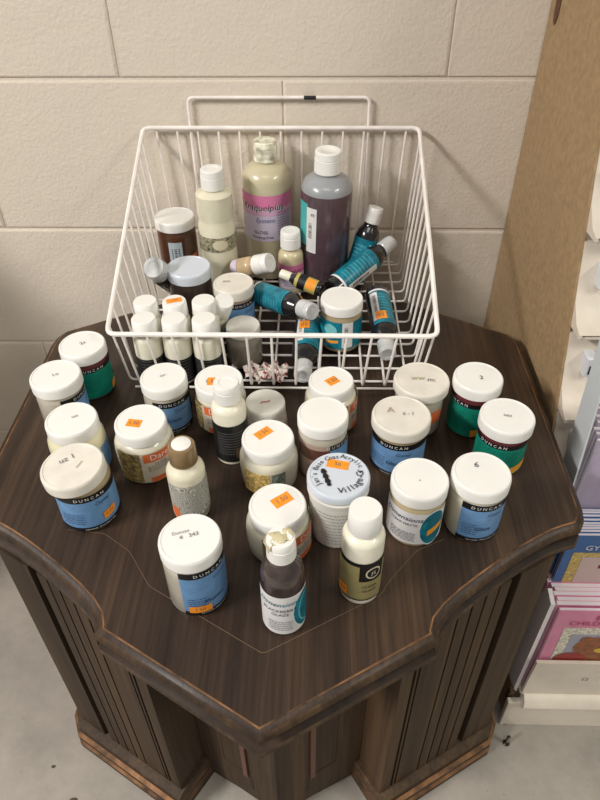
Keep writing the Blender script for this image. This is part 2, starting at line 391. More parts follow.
# ------------------------------------------------------------------ bottles
def bottle(label, base, axis_to=None, D=.034, H=.105, capD=.022, capH=.017, body=None, top=None, items=None, a0=0, cap=None,
           waist=False, shoulder=.018, spin=None, group=None, flip=True, name='paint_bottle', stick=None, disc=None, neck=None):
    b = D/2; cr = capD/2
    x, y, z = base
    e = empty(name, base)
    if axis_to is None:
        e.rotation_euler = (0, 0, face_cam(x, y)+R(a0))
    else:
        d = (Vector(axis_to)-Vector(base)).normalized()
        zl = d
        # local -Y (label front) turned as far as possible towards the photographer
        tocam = Vector((CX, CY, CZ))-Vector(base); yl = -(tocam-zl*tocam.dot(zl)).normalized(); xl = yl.cross(zl)
        M = Matrix((xl, yl, zl)).transposed().to_4x4() @ Matrix.Rotation(R(a0), 4, 'Z')
        e.rotation_euler = M.to_euler()
    tag(e, label, 'bottle', group)
    top = top or body
    nk = H-capH; s0 = nk-shoulder
    prof = [(0, .001), (b*.8, .001), (b*.88, 0), (b*.97, .001), (b, .0035)]; ml = [body]*4
    if waist:
        prof += [(b, s0*.72), (b*.93, s0*.76), (b*.93, s0*.79), (b*.98, s0*.83), (b*.96, s0)]; ml += [body]*5
    else: prof += [(b, s0)]; ml += [body]
    prof += [(b*.97, s0+shoulder*.22), (b*.86, s0+shoulder*.5), (b*.66, s0+shoulder*.72), (cr*.85, s0+shoulder*.88), (cr*.85, nk+.003)]; ml += [top]*5
    mb = MB(); mb.lathe(prof, body, 36, ml); mb.build('body', e)
    cap = cap or WHITE
    cm = MB()
    cp = [(cr*.95, nk-.0003), (cr, nk+.0004), (cr*.98, nk+capH*.62), (cr*.93, nk+capH*.63), (cr*.93, nk+capH*.67), (cr*.97, nk+capH*.68), (cr*.94, H-.001), (cr*.88, H), (cr*.55, H), (cr*.5, H-.0006), (0, H-.0006)]
    if not flip: cp = [(cr*.98, nk-.0003), (cr, nk+.0004), (cr*.94, H-.0015), (cr*.86, H), (0, H)]
    cm.lathe(cp, cap, 32); cm.lathe([(0, nk+.0005), (cr*.95, nk-.0003)], cap, 32)
    co = cm.build('cap', e)
    if disc:
        dm = MB(); dm.lathe([(cr*.68, H-.0004), (cr*.68, H+.0008), (cr*.64, H+.0011), (0, H+.0011)], disc, 28); o = dm.build('cap_disc', co); o['label'] = 'white disc on the cap'
    if items:
        Lb = MB(); wrap_items(Lb, b, items); Lb.build('label', e, weld=False)
    if stick:
        sticker(co, 0, 0, H+.0002, stick[0], stick[1], R(stick[2])-R(a0))
    return e

PLUM = mat('plum_paint', (82, 64, 72), .22, coat=.6, var=.05)
GREYCL = mat('grey_translucent_plastic', (150, 153, 158), .3, coat=.4, var=.03)
DKPL = mat('dark_clear_plastic', (62, 52, 50), .15, coat=.7, var=.3, vscale=80)
BLKP = mat('black_paint_bottle', (26, 26, 30), .2, coat=.6)
SWIRL = mat('swirl_base', (208, 206, 196), .5)
def ring_print():
    m = bpy.data.materials.new('grey_scallop_print'); m.use_nodes = True; nt = m.node_tree; b = nt.nodes['Principled BSDF']
    tc = nt.nodes.new('ShaderNodeTexCoord'); v = nt.nodes.new('ShaderNodeTexVoronoi'); v.inputs['Scale'].default_value = 120
    nt.links.new(tc.outputs['Object'], v.inputs['Vector'])
    mu = nt.nodes.new('ShaderNodeMath'); mu.operation = 'MULTIPLY'; mu.inputs[1].default_value = 34
    sn = nt.nodes.new('ShaderNodeMath'); sn.operation = 'SINE'
    nt.links.new(v.outputs['Distance'], mu.inputs[0]); nt.links.new(mu.outputs[0], sn.inputs[0])
    r = nt.nodes.new('ShaderNodeValToRGB'); r.color_ramp.elements[0].position = .25; r.color_ramp.elements[1].position = .6
    r.color_ramp.elements[0].color = lin((140, 141, 136)); r.color_ramp.elements[1].color = lin((206, 204, 192))
    nt.links.new(sn.outputs[0], r.inputs['Fac']); nt.links.new(r.outputs['Color'], b.inputs['Base Color']); b.inputs['Roughness'].default_value = .5
    return m
RINGP = ring_print()
IVB = mat('ivory_bottle_plastic', (222, 217, 194), .32, coat=.3, var=.03)
GOLDCAP = mat('bronze_cap', (142, 118, 84), .32, metal=.25, coat=.3, var=.08, vscale=90)
OLIVE = mat('olive_gold_print', (150, 140, 96), .4, var=.05)
BLKTXT = mat('black_starry_print', (24, 26, 26), .4, var=.1)

bottle('ivory bottle with a bronze cap and grey scallop-pattern label', (-.072, -.477, TZ), D=.0350, H=.0870, capD=.0255, capH=.019, body=IVB, cap=GOLDCAP, flip=False, disc=WHITE, shoulder=.012,
       items=[('rect', -75, 85, .006, .050, RINGP), ('rect', -75, -48, .006, .020, ORL)], a0=8)
bottle('small ivory bottle with a black label, in front of the clear orange-label jar', (-.040, -.403, TZ), D=.0340, H=.0965, capD=.0262, capH=.020, body=IVORYP, shoulder=.010,
       items=[('rect', -100, 100, .005, .054, BLKTXT), ('lines', -50, 50, .016, .044, 9, PENCIL), ('rect', 10, 55, .010, .024, mat('dim_brown_print', (96, 74, 54), .5))], a0=0)
bottle('white bottle with black and olive label, frontmost right of centre', (.0835, -.561, TZ), D=.0340, H=.1050, capD=.0270, capH=.021, body=IVORYP, flip=False, shoulder=.009,
       items=[('rect', -95, 95, .008, .056, OLIVE), ('rect', -95, 95, .0535, .058, BLACK), ('rect', -4, 66, .034, .055, BLACK), ('ell', 34, .0445, 22, .0072, CREAMY), ('ell', 34, .0445, 18, .0056, BLACK), ('text', 'JS', 34, .0445, .006, CREAMY),
              ('text', 'CLEAR', 26, .027, .0042, BLACK), ('text', 'GLAZE', 26, .0215, .004, BLACK), ('rect', -95, 95, .0085, .0098, BLACK), ('rect', -66, -34, .012, .024, ORANGE), ('text', '50', -50, .018, .006, GREYTXT)], a0=2)
dk = bottle('dark flip-top bottle with white label and torn tape on its cap, nearest the front', (.0205, -.591, TZ), D=.0342, H=.1080, capD=.0225, capH=.020, body=DKPL, shoulder=.022,
       items=[('rect', -95, 95, .005, .056, PAPER), ('ell', 62, .031, 42, .025, WTXT), ('ell', 64, .031, 39, .023, TEAL), ('ell', 68, .031, 30, .019, mat('pale_teal_ring', (94, 178, 186), .4)), ('ell', 70, .031, 27, .017, TEAL),
              ('text', 'Dimensions', -12, .047, .0072, TEAL, .35), ('text', 'BLACKBERRY', -12, .0385, .0046, BLACK), ('text', 'GLAZE', -10, .0335, .0046, BLACK), ('lines', -42, 22, .012, .023, 5, GREYTXT)], a0=0)
tp = MB(); random.seed(3)
pv = []
for i in range(7):
    for j in range(4):
        pv.append((-.012+i*.0035, -.006+j*.004+.001*math.sin(i*2), .1082+.0016*math.sin(i*1.9+j*1.3)+(-.006 if i == 0 else 0)))
pf = [(i*4+j, (i+1)*4+j, (i+1)*4+j+1, i*4+j+1) for i in range(6) for j in range(3)]
tp.add(pv, pf, mat('crumpled_tape', (206, 196, 160), .3, coat=.5), True)
capo = [c for c in dk.children if c.name.startswith('cap')][0]
to = tp.build('torn_tape', capo); to.rotation_euler = (0, 0, .35)
sm_ = to.modifiers.new('s', 'SOLIDIFY'); sm_.thickness = .0003

BZ = TZ + .006     # floor of the basket
g6 = 'six small white-capped bottles standing in the basket'
k6 = [('front row, leftmost', -.143, -.286), ('front row, middle', -.110, -.286), ('front row, rightmost', -.077, -.286),
      ('back row, leftmost', -.148, -.252), ('back row, middle with orange sticker on its cap', -.115, -.252), ('back row, rightmost', -.082, -.250)]
for i, (w, x, y) in enumerate(k6):
    bottle('small cream white-capped bottle of six, ' + w, (x, y, BZ), D=.0312, H=.083, capD=.0285, capH=.0165, body=IVORYP, shoulder=.008, flip=False,
           items=[('rect', -120, 120, .004, .037, BLKTXT), ('lines', -60, 60, .008, .034, 7, PENCIL)], group=g6, stick=(.017, .008, 4) if i == 4 else None)
bottle('slim white-capped bottle leaning beside the block of six bottles', (-.086, -.212, BZ+.004), (-.060, -.243, BZ+.076), D=.024, H=.086, capD=.0235, capH=.024, body=IVORYP, shoulder=.010, flip=False)

bottle('tall ivory waisted bottle with a grey mottled band, left of the pink-label bottle', (-.085, -.088, BZ), D=.0480, H=.168, capD=.0300, capH=.024, body=IVB, shoulder=.009, waist=True,
       items=[('rect', -100, 100, .066, .086, mat('mottled_grey_print', (128, 124, 104), .5, var=.5, vscale=320)), ('ell', 5, .076, 24, .007, CREAMY)])
bottle('large milky bottle with a pink and lavender label', (-.022, -.038, BZ), D=.0640, H=.184, capD=.0310, capH=.024, body=mat('milky_amber_plastic', (196, 188, 158), .3, coat=.4), shoulder=.022, cap=mat('cracked_ivory_cap', (216, 204, 186), .45, var=.25, vscale=120),
       items=[('rect', -85, 85, .060, .124, mat('lavender_print', (202, 192, 214), .4)), ('rect', -85, 85, .096, .107, mat('lilac_pink_print', (212, 166, 200), .4)), ('rect', -85, 85, .106, .124, mat('pink_print', (214, 122, 166), .4)),
              ('text', 'Kraquelplus', -10, .107, .0135, WTXT, .2), ('text', 'Kraquelplus', -9, .1075, .0125, BLACK, .2), ('text', 'System', -2, .090, .009, mat('violet_ink', (110, 118, 168), .5), .3), ('text', 'GLOSS', -14, .073, .0065, BLACK), ('text', 'Finishing Coat', -10, .066, .005, BLACK), ('lines', 26, 62, .070, .100, 9, GREYTXT)], a0=-4)
bottle('largest bottle, dark plum with a grey shoulder and white cap', (.054, -.073, BZ), (.0575, -.078, .64), D=.0650, H=.187, capD=.0340, capH=.026, body=PLUM, top=GREYCL, shoulder=.022,
       items=[('rect', -78, -44, .070, .128, mat('aqua_print', (70, 172, 170), .4)), ('rect', -46, -20, .062, .124, PAPER), ('bars', -40, -31, .082, .104, BLACK), ('text', '48', -30, .115, .006, GREYTXT)])
bottle('small white-capped bottle with a pink label, in front of the large bottles', (.0105, -.095, BZ), D=.0330, H=.090, capD=.0270, capH=.023, body=mat('tan_milky_plastic', (204, 192, 158), .3, coat=.4), shoulder=.012,
       items=[('rect', -90, 90, .012, .047, mat('lavender_print', (202, 192, 214), .4)), ('rect', -90, 90, .034, .047, mat('pink_print', (214, 122, 166), .4)), ('text', 'Kraquelplus', 0, .0385, .0075, BLACK, .2), ('lines', -40, 40, .016, .030, 6, GREYTXT)])

jar('brown jar with barcode label at the back left of the basket', -.145, -.060, .0540, .052, .0925, BRN2, [('rect', -30, 10, .012, .066, mat('pale_blue_paper', (176, 188, 196), .5)), ('bars', -22, 2, .028, .056, BLACK), ('rect', 40, 60, .03, .044, ORL)], 0, z=BZ)
jar('very dark jar with a bluish white lid, behind the six bottles', -.1135, -.160, .0550, .053, .074, DARKB, [('rect', -100, -50, .006, .040, mat('pale_blue_paper', (176, 188, 196), .5))], 0, z=BZ, lidmat=LIDB)
jar('blue-label jar with a smudged lid in the middle of the basket', -.056, -.186, .0495, .0475, .067, PINKISH, blue_label(.067, 85), 30, z=BZ, lidmat=LIDD, marks=[('mu', -.008, .004, .007, 0, PENCIL)])
jar('short grey jar with a dull lid at the basket front, beside the bottle block', -.040, -.249, .0400, .0430, .049, GREYJ, None, 0, z=BZ, kind='straight', lidmat=LIDG, lidh=.009)
jar('teal-label white-lidded jar at the front of the basket', .075, -.213, .0505, .0495, .064, TANG,
    [('rect', -100, 100, .006, .044, TEAL), ('ell', -30, .032, 20, .008, mat('pale_aqua_print', (126, 196, 202), .4)), ('rect', -44, -6, .012, .016, mat('amber_stroke', (238, 158, 48), .5), .003), ('rect', 4, 34, .008, .044, PAPER), ('bars', 10, 20, .016, .038, BLACK)], 0, z=BZ)

def teal_items(orange=None, stripe=True):
    it = [('rect', -85, 100, .010, .072, TEAL), ('rect', -85, 100, .010, .013, WTXT), ('lines', -10, 60, .020, .062, 9, mat('pale_aqua_print', (126, 196, 202), .4)), ('rect', 62, 96, .016, .066, PAPER), ('bars', 70, 84, .022, .050, BLACK)]
    if orange: it += [('rect', orange[0], orange[0]+46, orange[1], orange[1]+.014, ORANGE), ('text', '50', orange[0]+23, orange[1]+.007, .008, GREYTXT)]
    return it
gt = 'teal-label bottles tumbled on the right of the basket'
def tb(label, base, to, H=.112, a0=0, orange=None, D=.031, cap=None, body=None):
    return bottle(label, base, to, D=D, H=H, capD=.0215, capH=.020, body=body or BLKP, items=teal_items(orange), a0=a0, group=gt, cap=cap, shoulder=.020)
GCAP = mat('grey_white_cap', (196, 198, 200), .25, coat=.5, var=.06)
tb('teal-label bottle leaning upright against the back of the basket', (.094, -.088, BZ+.002), (.119, -.070, BZ+.100), a0=-40)
tb('teal-label bottle lying slanted, cap towards the upper right', (.065, -.150, BZ+.034), (.139, -.082, BZ+.062), a0=-30, cap=GCAP)
tb('teal-label bottle lying by the right side wires, cap towards the front', (.122, -.150, BZ+.030), (.130, -.275, BZ+.014), a0=-62, orange=(36, .052), cap=GCAP)
tb('teal-label bottle lying on the basket floor front centre, cap towards the front', (.0355, -.186, BZ+.019), (.030, -.295, BZ+.012), a0=-48, orange=(40, .030), cap=GCAP)
tb('teal-label bottle lying crosswise behind the front centre bottle', (-.032, -.157, BZ+.036), (.053, -.252, BZ+.064), a0=20, cap=GCAP, D=.030)
bottle('tiny black and gold bottle with a cream tip and orange sticker', (.051, -.178, BZ+.052), (.006, -.160, BZ+.062), D=.018, H=.056, capD=.012, capH=.014, body=BLKP, cap=IVORYP, shoulder=.010, flip=False,
       items=[('rect', -120, 120, .006, .034, mat('gold_print', (184, 172, 96), .4)), ('rect', -120, 120, .020, .030, BLACK), ('rect', -30, 50, .008, .019, ORANGE)])
bottle('small peach translucent bottle lying with its white cap to the right', (-.062, -.112, BZ+.042), (-.012, -.136, BZ+.066), D=.026, H=.058, capD=.0265, capH=.022, body=mat('peach_plastic', (196, 172, 136), .3, coat=.4, var=.1), shoulder=.010,
       items=[('rect', -60, 60, .003, .012, mat('lavender_print', (202, 192, 214), .4))])
bottle('small dark bottle with a silvery white cap at the basket left side', (-.138, -.118, BZ+.018), (-.1515, -.176, BZ+.080), D=.030, H=.090, capD=.0280, capH=.019, body=BLKP, cap=GCAP, shoulder=.014,
       items=[('rect', -40, 40, .006, .044, mat('silver_print', (150, 156, 160), .3, metal=.5)), ('bars', -14, 14, .010, .038, BLACK)])

# crumpled wrapper
def crumple():
    m = bpy.data.materials.new('red_and_white_wrapper'); m.use_nodes = True; nt = m.node_tree; b = nt.nodes['Principled BSDF']
    tc = nt.nodes.new('ShaderNodeTexCoord'); v = nt.nodes.new('ShaderNodeTexNoise'); v.inputs['Scale'].default_value = 120; v.inputs['Distortion'].default_value = 1.5
    nt.links.new(tc.outputs['Object'], v.inputs['Vector'])
    r = nt.nodes.new('ShaderNodeValToRGB'); r.color_ramp.interpolation = 'CONSTANT'; r.color_ramp.elements[1].position = .56
    r.color_ramp.elements[0].color = lin((216, 204, 198)); r.color_ramp.elements[1].color = lin((140, 44, 46))
    nt.links.new(v.outputs['Fac'], r.inputs['Fac']); nt.links.new(r.outputs['Color'], b.inputs['Base Color']); b.inputs['Roughness'].default_value = .4
    mb = MB(); random.seed(5); n, k = 14, 7; vs = []
    for i in range(n+1):
        for j in range(k+1):
            u, w = i/n, j/k
            z = .003+.011*abs(math.sin(i*.8+j*.9))*(.6+.4*random.random())
            vs.append((-.024+.048*u+.003*random.uniform(-1, 1), -.014+.028*w+.005*math.sin(i*.9)+.003*random.uniform(-1, 1), z))
    fs = [(i*(k+1)+j, (i+1)*(k+1)+j, (i+1)*(k+1)+j+1, i*(k+1)+j+1) for i in range(n) for j in range(k)]
    mb.add(vs, fs, m, False); o = mb.build('crumpled_wrapper'); o.location = (-.013, -.284, BZ)
    s = o.modifiers.new('s', 'SOLIDIFY'); s.thickness = .0004
    tag(o, 'crumpled red and white wrapper on the basket floor near the front', 'wrapper')
crumple()

# ------------------------------------------------------------------ wire basket
bx = empty('wire_basket', (-.003, -.16, TZ))
tag(bx, 'white coated wire basket with sloping sides standing on the table against the wall', 'basket')
def W(p): return (p[0], p[1]+.16, p[2]-TZ)          # basket-local from world (centred at x=-.003)
HW, HB = .1775, .167
yb, yf = -.012, -.304; zb, zf = .651, .5345; z0 = TZ+.0055; ybb, yfb = -.016, -.303
rim = rounded([W((-HW, yb, zb)), W((HW, yb, zb)), W((HW, yf, zf)), W((-HW, yf, zf))], .010, 4, True)
mb = MB(); mb.tube(rim+[rim[0], rim[1]], .0028, WIRE, 8, caps=False); mb.build('rim', bx)
def wire(pts, r=.00145):
    m_ = MB(); m_.tube(rounded([W(p) for p in pts], .006, 3), r, WIRE, 6); m_.build('wire', bx)
nl = 13
for i in range(nl):
    t = (i+.5)/nl*2-1
    wire([(t*HW*.985, yb+.0015, zb+.001), (t*HB*.985, ybb, z0+.0026), (t*HB*.985, yfb, z0+.0026), (t*HW*.985, yf-.001, zf+.001)])
nc = 12
for i in range(nc):
    y = yb-.012-(i)*.0242; f_ = (y-yb)/(yf-yb); z = zb+(zf-zb)*f_
    wire([(-HW-.001, y, z), (-HB, y, z0), (HB, y, z0), (HW+.001, y, z)])
wire([(-HB+.008, yfb, z0), (HB-.008, yfb, z0)]); wire([(-HB+.008, ybb, z0), (HB-.008, ybb, z0)])
mb = MB(); hx0, hx1 = -.1165, .1125; mb.tube(rounded([W((hx0, -.008, TZ+.012)), W((hx0, -.008, .687)), W((hx1, -.008, .687)), W((hx1, -.008, TZ+.012))], .008, 4), .0021, WIRE, 8)
h = mb.build('hanger_loop', bx)
mb = MB(); mb.tube([W((.030, -.0082, .6868)), W((.045, -.0082, .6868))], .0024, BLACK, 8); o = mb.build('scuff_mark', h); o['label'] = 'black scuff on the wire'

# ------------------------------------------------------------------ the commode table
TX, TC = .006, -.347
tb_ = empty('end_table', (TX, TC, 0))
tag(tb_, 'dark walnut hexagonal drum end table with fluted corner posts, holding all the jars', 'table')
SC = [(-.007, .2968), (-.004, .2910), (.003, .2850), (.016, .2800), (.035, .2757), (.056, .2725), (.076, .2700), (.095, .268), (.113, .2668), (.13, .2662), (.148, .2664), (.160, .2680)]
def outline():
    q = [(0, -.343)]
    q += [(n*.5+a*.866, -n*.866+a*.5) for a, n in SC]
    q += [(.2875, -.147), (.2945, -.135), (.297, -.120)]
    q += [(.297, .135), (.2945, .150), (.286, .165), (0, .3345)]
    q += [(-x, y) for x, y in reversed(q[1:-1])]
    return q
OUT = outline()
def inset(P, d):
    n = len(P); o = []
    for i in range(n):
        a, b, c = Vector(P[i-1]), Vector(P[i]), Vector(P[(i+1) % n])
        n1 = Vector(((b-a).y, -(b-a).x)).normalized(); n2 = Vector(((c-b).y, -(c-b).x)).normalized()
        m = (n1+n2); m.normalize(); k = d/max(.5, m.dot(n1)); o.append((b.x-m.x*k, b.y-m.y*k))
    return o
prof = [(.030, TZ-.034), (.004, TZ-.034), (.0005, TZ-.0315), (0, TZ-.0285), (.0015, TZ-.0265), (.0075, TZ-.0245), (.0095, TZ-.019), (.0085, TZ-.014), (.0030, TZ-.0115), (.0008, TZ-.009), (.0010, TZ-.006), (.0038, TZ-.0025), (.0078, TZ-.0004), (.0092, TZ)]
pm = [DARKEDGE, WORN, DARKEDGE, DARKEDGE, WORN, DARKEDGE, DARKEDGE, DARKEDGE, DARKEDGE, WORN, DARKEDGE, DARKEDGE, WORN]
pm = [DARKEDGE, WORN, WALNUT_V, WALNUT_V, DARKEDGE, DARKEDGE, DARKEDGE, DARKEDGE, WORN, WALNUT_V, WALNUT_V, WALNUT, WORN]
mb = MB(); loops = [[(x, y, z) for x, y in inset(OUT, d)] for d, z in prof]
mb.loft(loops, WALNUT, mlist=pm)
top = loops[-1]; n = len(top); mb.add(top, [tuple(range(n))], WALNUT); mb.add(loops[0], [tuple(reversed(range(n)))], DARKEDGE)
mb.build('tabletop', tb_)
# shallow scored line following the edge
sc_pts = [(-.190, -.157), (-.155, -.161), (-.128, -.180), (-.103, -.216), (-.001, -.276), (.096, -.221), (.104, -.207), (.131, -.175), (.157, -.162)]
mb = MB(); GR = mat('scored_line', (104, 84, 66), .5)
ln = rounded([(x, y, TZ+.00015) for x, y in sc_pts], .004, 3)
for a, b in zip(ln[:-1], ln[1:]):
    d = (b-a); nn = Vector((-d.y, d.x, 0)).normalized()*.00028
    mb.add([a-nn, b-nn, b+nn, a+nn], [(0, 1, 2, 3)], GR)
mb.build('scored_line', tb_, weld=False)

def hexpt(n_, a, side): # front face coordinates: outward distance, distance along, left or right face
    return (side*(n_*.5+a*.866), -n_*.866+a*.5)
ZB0, ZB1 = .050, TZ-.033
def prism(name, pts2, z0_, z1_, m, parent, flipw=False):
    mb = MB(); mb.loft([[(x, y, z0_) for x, y in pts2], [(x, y, z1_) for x, y in pts2]], m, caps=True); return mb.build(name, parent)
# carcass behind the doors
hb_ = [(.0, -.2555), (.2165, -.1305), (.25, -.10), (.25, .135), (0, .279), (-.25, .135), (-.25, -.10), (-.2165, -.1305)]
prism('carcass', hb_, .02, ZB1, WALNUT_V, tb_)
prism('side_rail', [(.25, -.12), (.262, -.12), (.262, .14), (.25, .14)], ZB0, ZB1, WALNUT_V, tb_)
prism('side_rail', [(-.262, -.12), (-.25, -.12), (-.25, .14), (-.262, .14)], ZB0, ZB1, WALNUT_V, tb_)
for side in (1, -1):
    a_in, a_out = -.014, .155; nf = .268; Lw = a_out-a_in
    gro = [(.085, .105, .010), (.12, .135, .008), (.32, .335, .006), (.41, .425, .006), (.50, .515, .006), (.59, .605, .006), (.68, .75, .014)]
    front = [(a_in, nf)]
    for g0, g1, dp in gro:
        front += [(a_in+Lw*g0, nf), (a_in+Lw*(g0+.004), nf-dp), (a_in+Lw*(g1-.004), nf-dp), (a_in+Lw*g1, nf)]
    front += [(a_out, nf), (a_out+.005, nf-.006)]
    pts = [hexpt(n_, a, side) for a, n_ in front] + [hexpt(.205, a_out-.008, side), hexpt(.205, a_in, side)]
    if side < 0: pts = pts[::-1]
    prism('fluted_post', pts, ZB0-.004, ZB1, WALNUT_V, tb_)
    # cabinet door: frame with a sunk panel
    dr = MB(); nd = .222
    def slab(mbx, n0, n1, a0_, a1_, za, zb_, m):
        q = [hexpt(n1, a0_, side), hexpt(n1, a1_, side), hexpt(n0, a1_, side), hexpt(n0, a0_, side)]
        if side < 0: q = q[::-1]
        mbx.loft([[(x, y, za) for x, y in q], [(x, y, zb_) for x, y in q]], m, caps=True)
    aC = -.1265
    slab(dr, nd-.014, nd, aC, aC+.040, ZB0, ZB1-.004, WALNUT_V)
    slab(dr, nd-.014, nd, -.050, -.015, ZB0, ZB1-.004, WALNUT_V)
    slab(dr, nd-.014, nd, aC+.034, -.050, ZB1-.050, ZB1-.004, WALNUT_V)
    slab(dr, nd-.014, nd, aC+.034, -.050, ZB0, ZB0+.040, WALNUT_V)
    d_ = dr.build('door', tb_)
    pn = MB(); slab(pn, nd-.016, nd-.009, aC+.040, -.050, ZB0+.04, ZB1-.05, mat('sunk_panel', (66, 48, 36), .5, var=.2, vscale=40)); pn.build('sunk_panel', d_)
    ml_ = MB(); slab(ml_, nd-.012, nd+.003, aC+.040, aC+.046, ZB0+.04, ZB1-.05, mat('reddish_moulding', (92, 58, 44), .4)); ml_.build('moulding', d_)
# plinth with stepped mouldings, set back between the posts
def plinth_ring(k):
    q = [(0, -(.240+k*.4))]
    q += [hexpt(.212+k*.4, -.022, 1), hexpt(.269+k, -.018, 1), hexpt(.269+k, .151, 1)]
    q += [(.270+k*1.0, -.144), (.270+k, .15), (0, .305)]
    return q + [(-x, y) for x, y in reversed(q[1:-1])]
PP = [(.008, 0), (.016, 0), (.0165, .012), (.013, .015), (.013, .020), (.015, .023), (.015, .032), (.010, .035), (.009, .039), (.010, .041), (.009, .045), (.002, .050), (-.02, .051)]
pmm = [DARKEDGE, WALNUT_V, WORN, DARKEDGE, WORN, WALNUT_V, WORN, DARKEDGE, WORN, WALNUT_V, WALNUT_V, WALNUT_V]
mb = MB(); lp = [[(x, y, z) for x, y in plinth_ring(k)] for k, z in PP]
mb.loft(lp, WALNUT_V, caps=True, mlist=pmm); mb.build('plinth', tb_)

# ------------------------------------------------------------------ the room
def wall():
    m = bpy.data.materials.new('painted_block'); m.use_nodes = True; nt = m.node_tree; b = nt.nodes['Principled BSDF']; N = nt.nodes.new; L = nt.links.new
    b.inputs['Base Color'].default_value = lin((218, 208, 194)); b.inputs['Roughness'].default_value = .55
    tc = N('ShaderNodeTexCoord')
    n1 = N('ShaderNodeTexNoise'); n1.inputs['Scale'].default_value = 240; n1.inputs['Detail'].default_value = 6; L(tc.outputs['Object'], n1.inputs['Vector'])
    n2 = N('ShaderNodeTexNoise'); n2.inputs['Scale'].default_value = 26; n2.inputs['Detail'].default_value = 5; L(tc.outputs['Object'], n2.inputs['Vector'])
    ad = N('ShaderNodeMath'); ad.operation = 'MULTIPLY_ADD'; ad.inputs[1].default_value = .8; L(n1.outputs['Fac'], ad.inputs[0]); L(n2.outputs['Fac'], ad.inputs[2])
    bp = N('ShaderNodeBump'); bp.inputs['Strength'].default_value = .5; bp.inputs['Distance'].default_value = .0020
    L(ad.outputs[0], bp.inputs['Height']); L(bp.outputs['Normal'], b.inputs['Normal'])
    mb = MB(); B = .2032; zj = .7072
    mb.add([(-1.6, 0, -.02), (1.4, 0, -.02), (1.4, 0, 2.4), (-1.6, 0, 2.4)], [(0, 1, 2, 3)], m)
    random.seed(11)
    for r_ in range(-4, 9):
        za, zb_ = zj+r_*B, zj+(r_+1)*B
        if zb_ <= 0: continue
        za = max(za, -.02)
        off = B if r_ % 2 == 0 else 0        # joints at x=+-B above the first course line, at x=0 below it
        k = -4
        while True:
            xa = off+k*2*B; xb = xa+2*B; k += 1
            if xa > 1.4: break
            if xb < -1.6: continue
            g, v, dpt = .0040, .0008, .0026
            q = lambda i, y: [(xa+v*.5+i*1.6, y, za+g*.6+i), (xb-v*.5-i*1.6, y, za+g*.6+i), (xb-v*.5-i*1.6, y, zb_-g*.6-i), (xa+v*.5+i*1.6, y, zb_-g*.6-i)]
            mb.loft([q(0, 0), q(.0006, -dpt*.7), q(.0022, -dpt)], m, smooth=False)
            mb.add(q(.0022, -dpt), [(0, 1, 2, 3)], m)
    o = mb.build('wall_back', weld=False); o['kind'] = 'structure'
wall()
def floor():
    m = bpy.data.materials.new('sealed_concrete'); m.use_nodes = True; nt = m.node_tree; b = nt.nodes['Principled BSDF']; N = nt.nodes.new; L = nt.links.new
    b.inputs['Roughness'].default_value = .6
    tc = N('ShaderNodeTexCoord'); n1 = N('ShaderNodeTexNoise'); n1.inputs['Scale'].default_value = 9; n1.inputs['Detail'].default_value = 8; n1.inputs['Roughness'].default_value = .7
    L(tc.outputs['Object'], n1.inputs['Vector']); r = N('ShaderNodeValToRGB'); L(n1.outputs['Fac'], r.inputs['Fac'])
    r.color_ramp.elements[0].position = .3; r.color_ramp.elements[0].color = lin((132, 126, 119)); r.color_ramp.elements[1].position = .7; r.color_ramp.elements[1].color = lin((164, 157, 148))
    n2 = N('ShaderNodeTexVoronoi'); n2.inputs['Scale'].default_value = 60; L(tc.outputs['Object'], n2.inputs['Vector'])
    rr = N('ShaderNodeValToRGB'); L(n2.outputs['Distance'], rr.inputs['Fac']); rr.color_ramp.elements[0].position = .03; rr.color_ramp.elements[0].color = (.35, .33, .3, 1); rr.color_ramp.elements[1].position = .07; rr.color_ramp.elements[1].color = (1, 1, 1, 1)
    mx = N('ShaderNodeMix'); mx.data_type = 'RGBA'; mx.blend_type = 'MULTIPLY'; mx.inputs['Factor'].default_value = .6
    L(r.outputs['Color'], mx.inputs['A']); L(rr.outputs['Color'], mx.inputs['B']); L(mx.outputs['Result'], b.inputs['Base Color'])
    mb = MB(); mb.add([(-1.6, -2.4, 0), (1.4, -2.4, 0), (1.4, .0, 0), (-1.6, .0, 0)], [(0, 1, 2, 3)], m)
    o = mb.build('floor'); o['kind'] = 'structure'
floor()

# ------------------------------------------------------------------ display rack on the right
TAN = mat('tan_hardboard', (158, 132, 98), .7, var=.07, vscale=140, bump=.1, bscale=300)
RW = mat('rack_white_plastic', (216, 206, 192), .4, coat=.1, var=.02)
rk = empty('display_rack', (.316, -.2, 0)); tag(rk, 'tan-sided white tiered booklet rack standing right of the table', 'rack')
def L_(p): return (p[0]-.316, p[1]+.2, p[2])
def plateYZ(name, poly, x0_, x1_, m, parent=rk):
    mb = MB(); mb.loft([[L_((x0_, y, z)) for y, z in poly], [L_((x1_, y, z)) for y, z in poly]], m, caps=True); return mb.build(name, parent)
ed = lambda z: -.281-.33*(.6-z)
side = plateYZ('side_panel', [(-.004, .0), (-.004, 1.2), (ed(1.2), 1.2), (ed(0), 0)], .311, .3135, TAN)
mb = MB(); mb.lathe([(0, 0), (.007, .0002), (.009, .0006), (0, .0008)], mat('dark_knot', (84, 52, 36), .6, var=.3, vscale=200), 20, M=Matrix.Translation(L_((.3108, .0, .0))) @ Matrix.Translation((0, -.032, .792)) @ Matrix.Diagonal((1, 1, 2.2, 1)) @ Matrix.Rotation(R(-90), 4, 'Y'))
mb.build('knot', side)
XR = .62
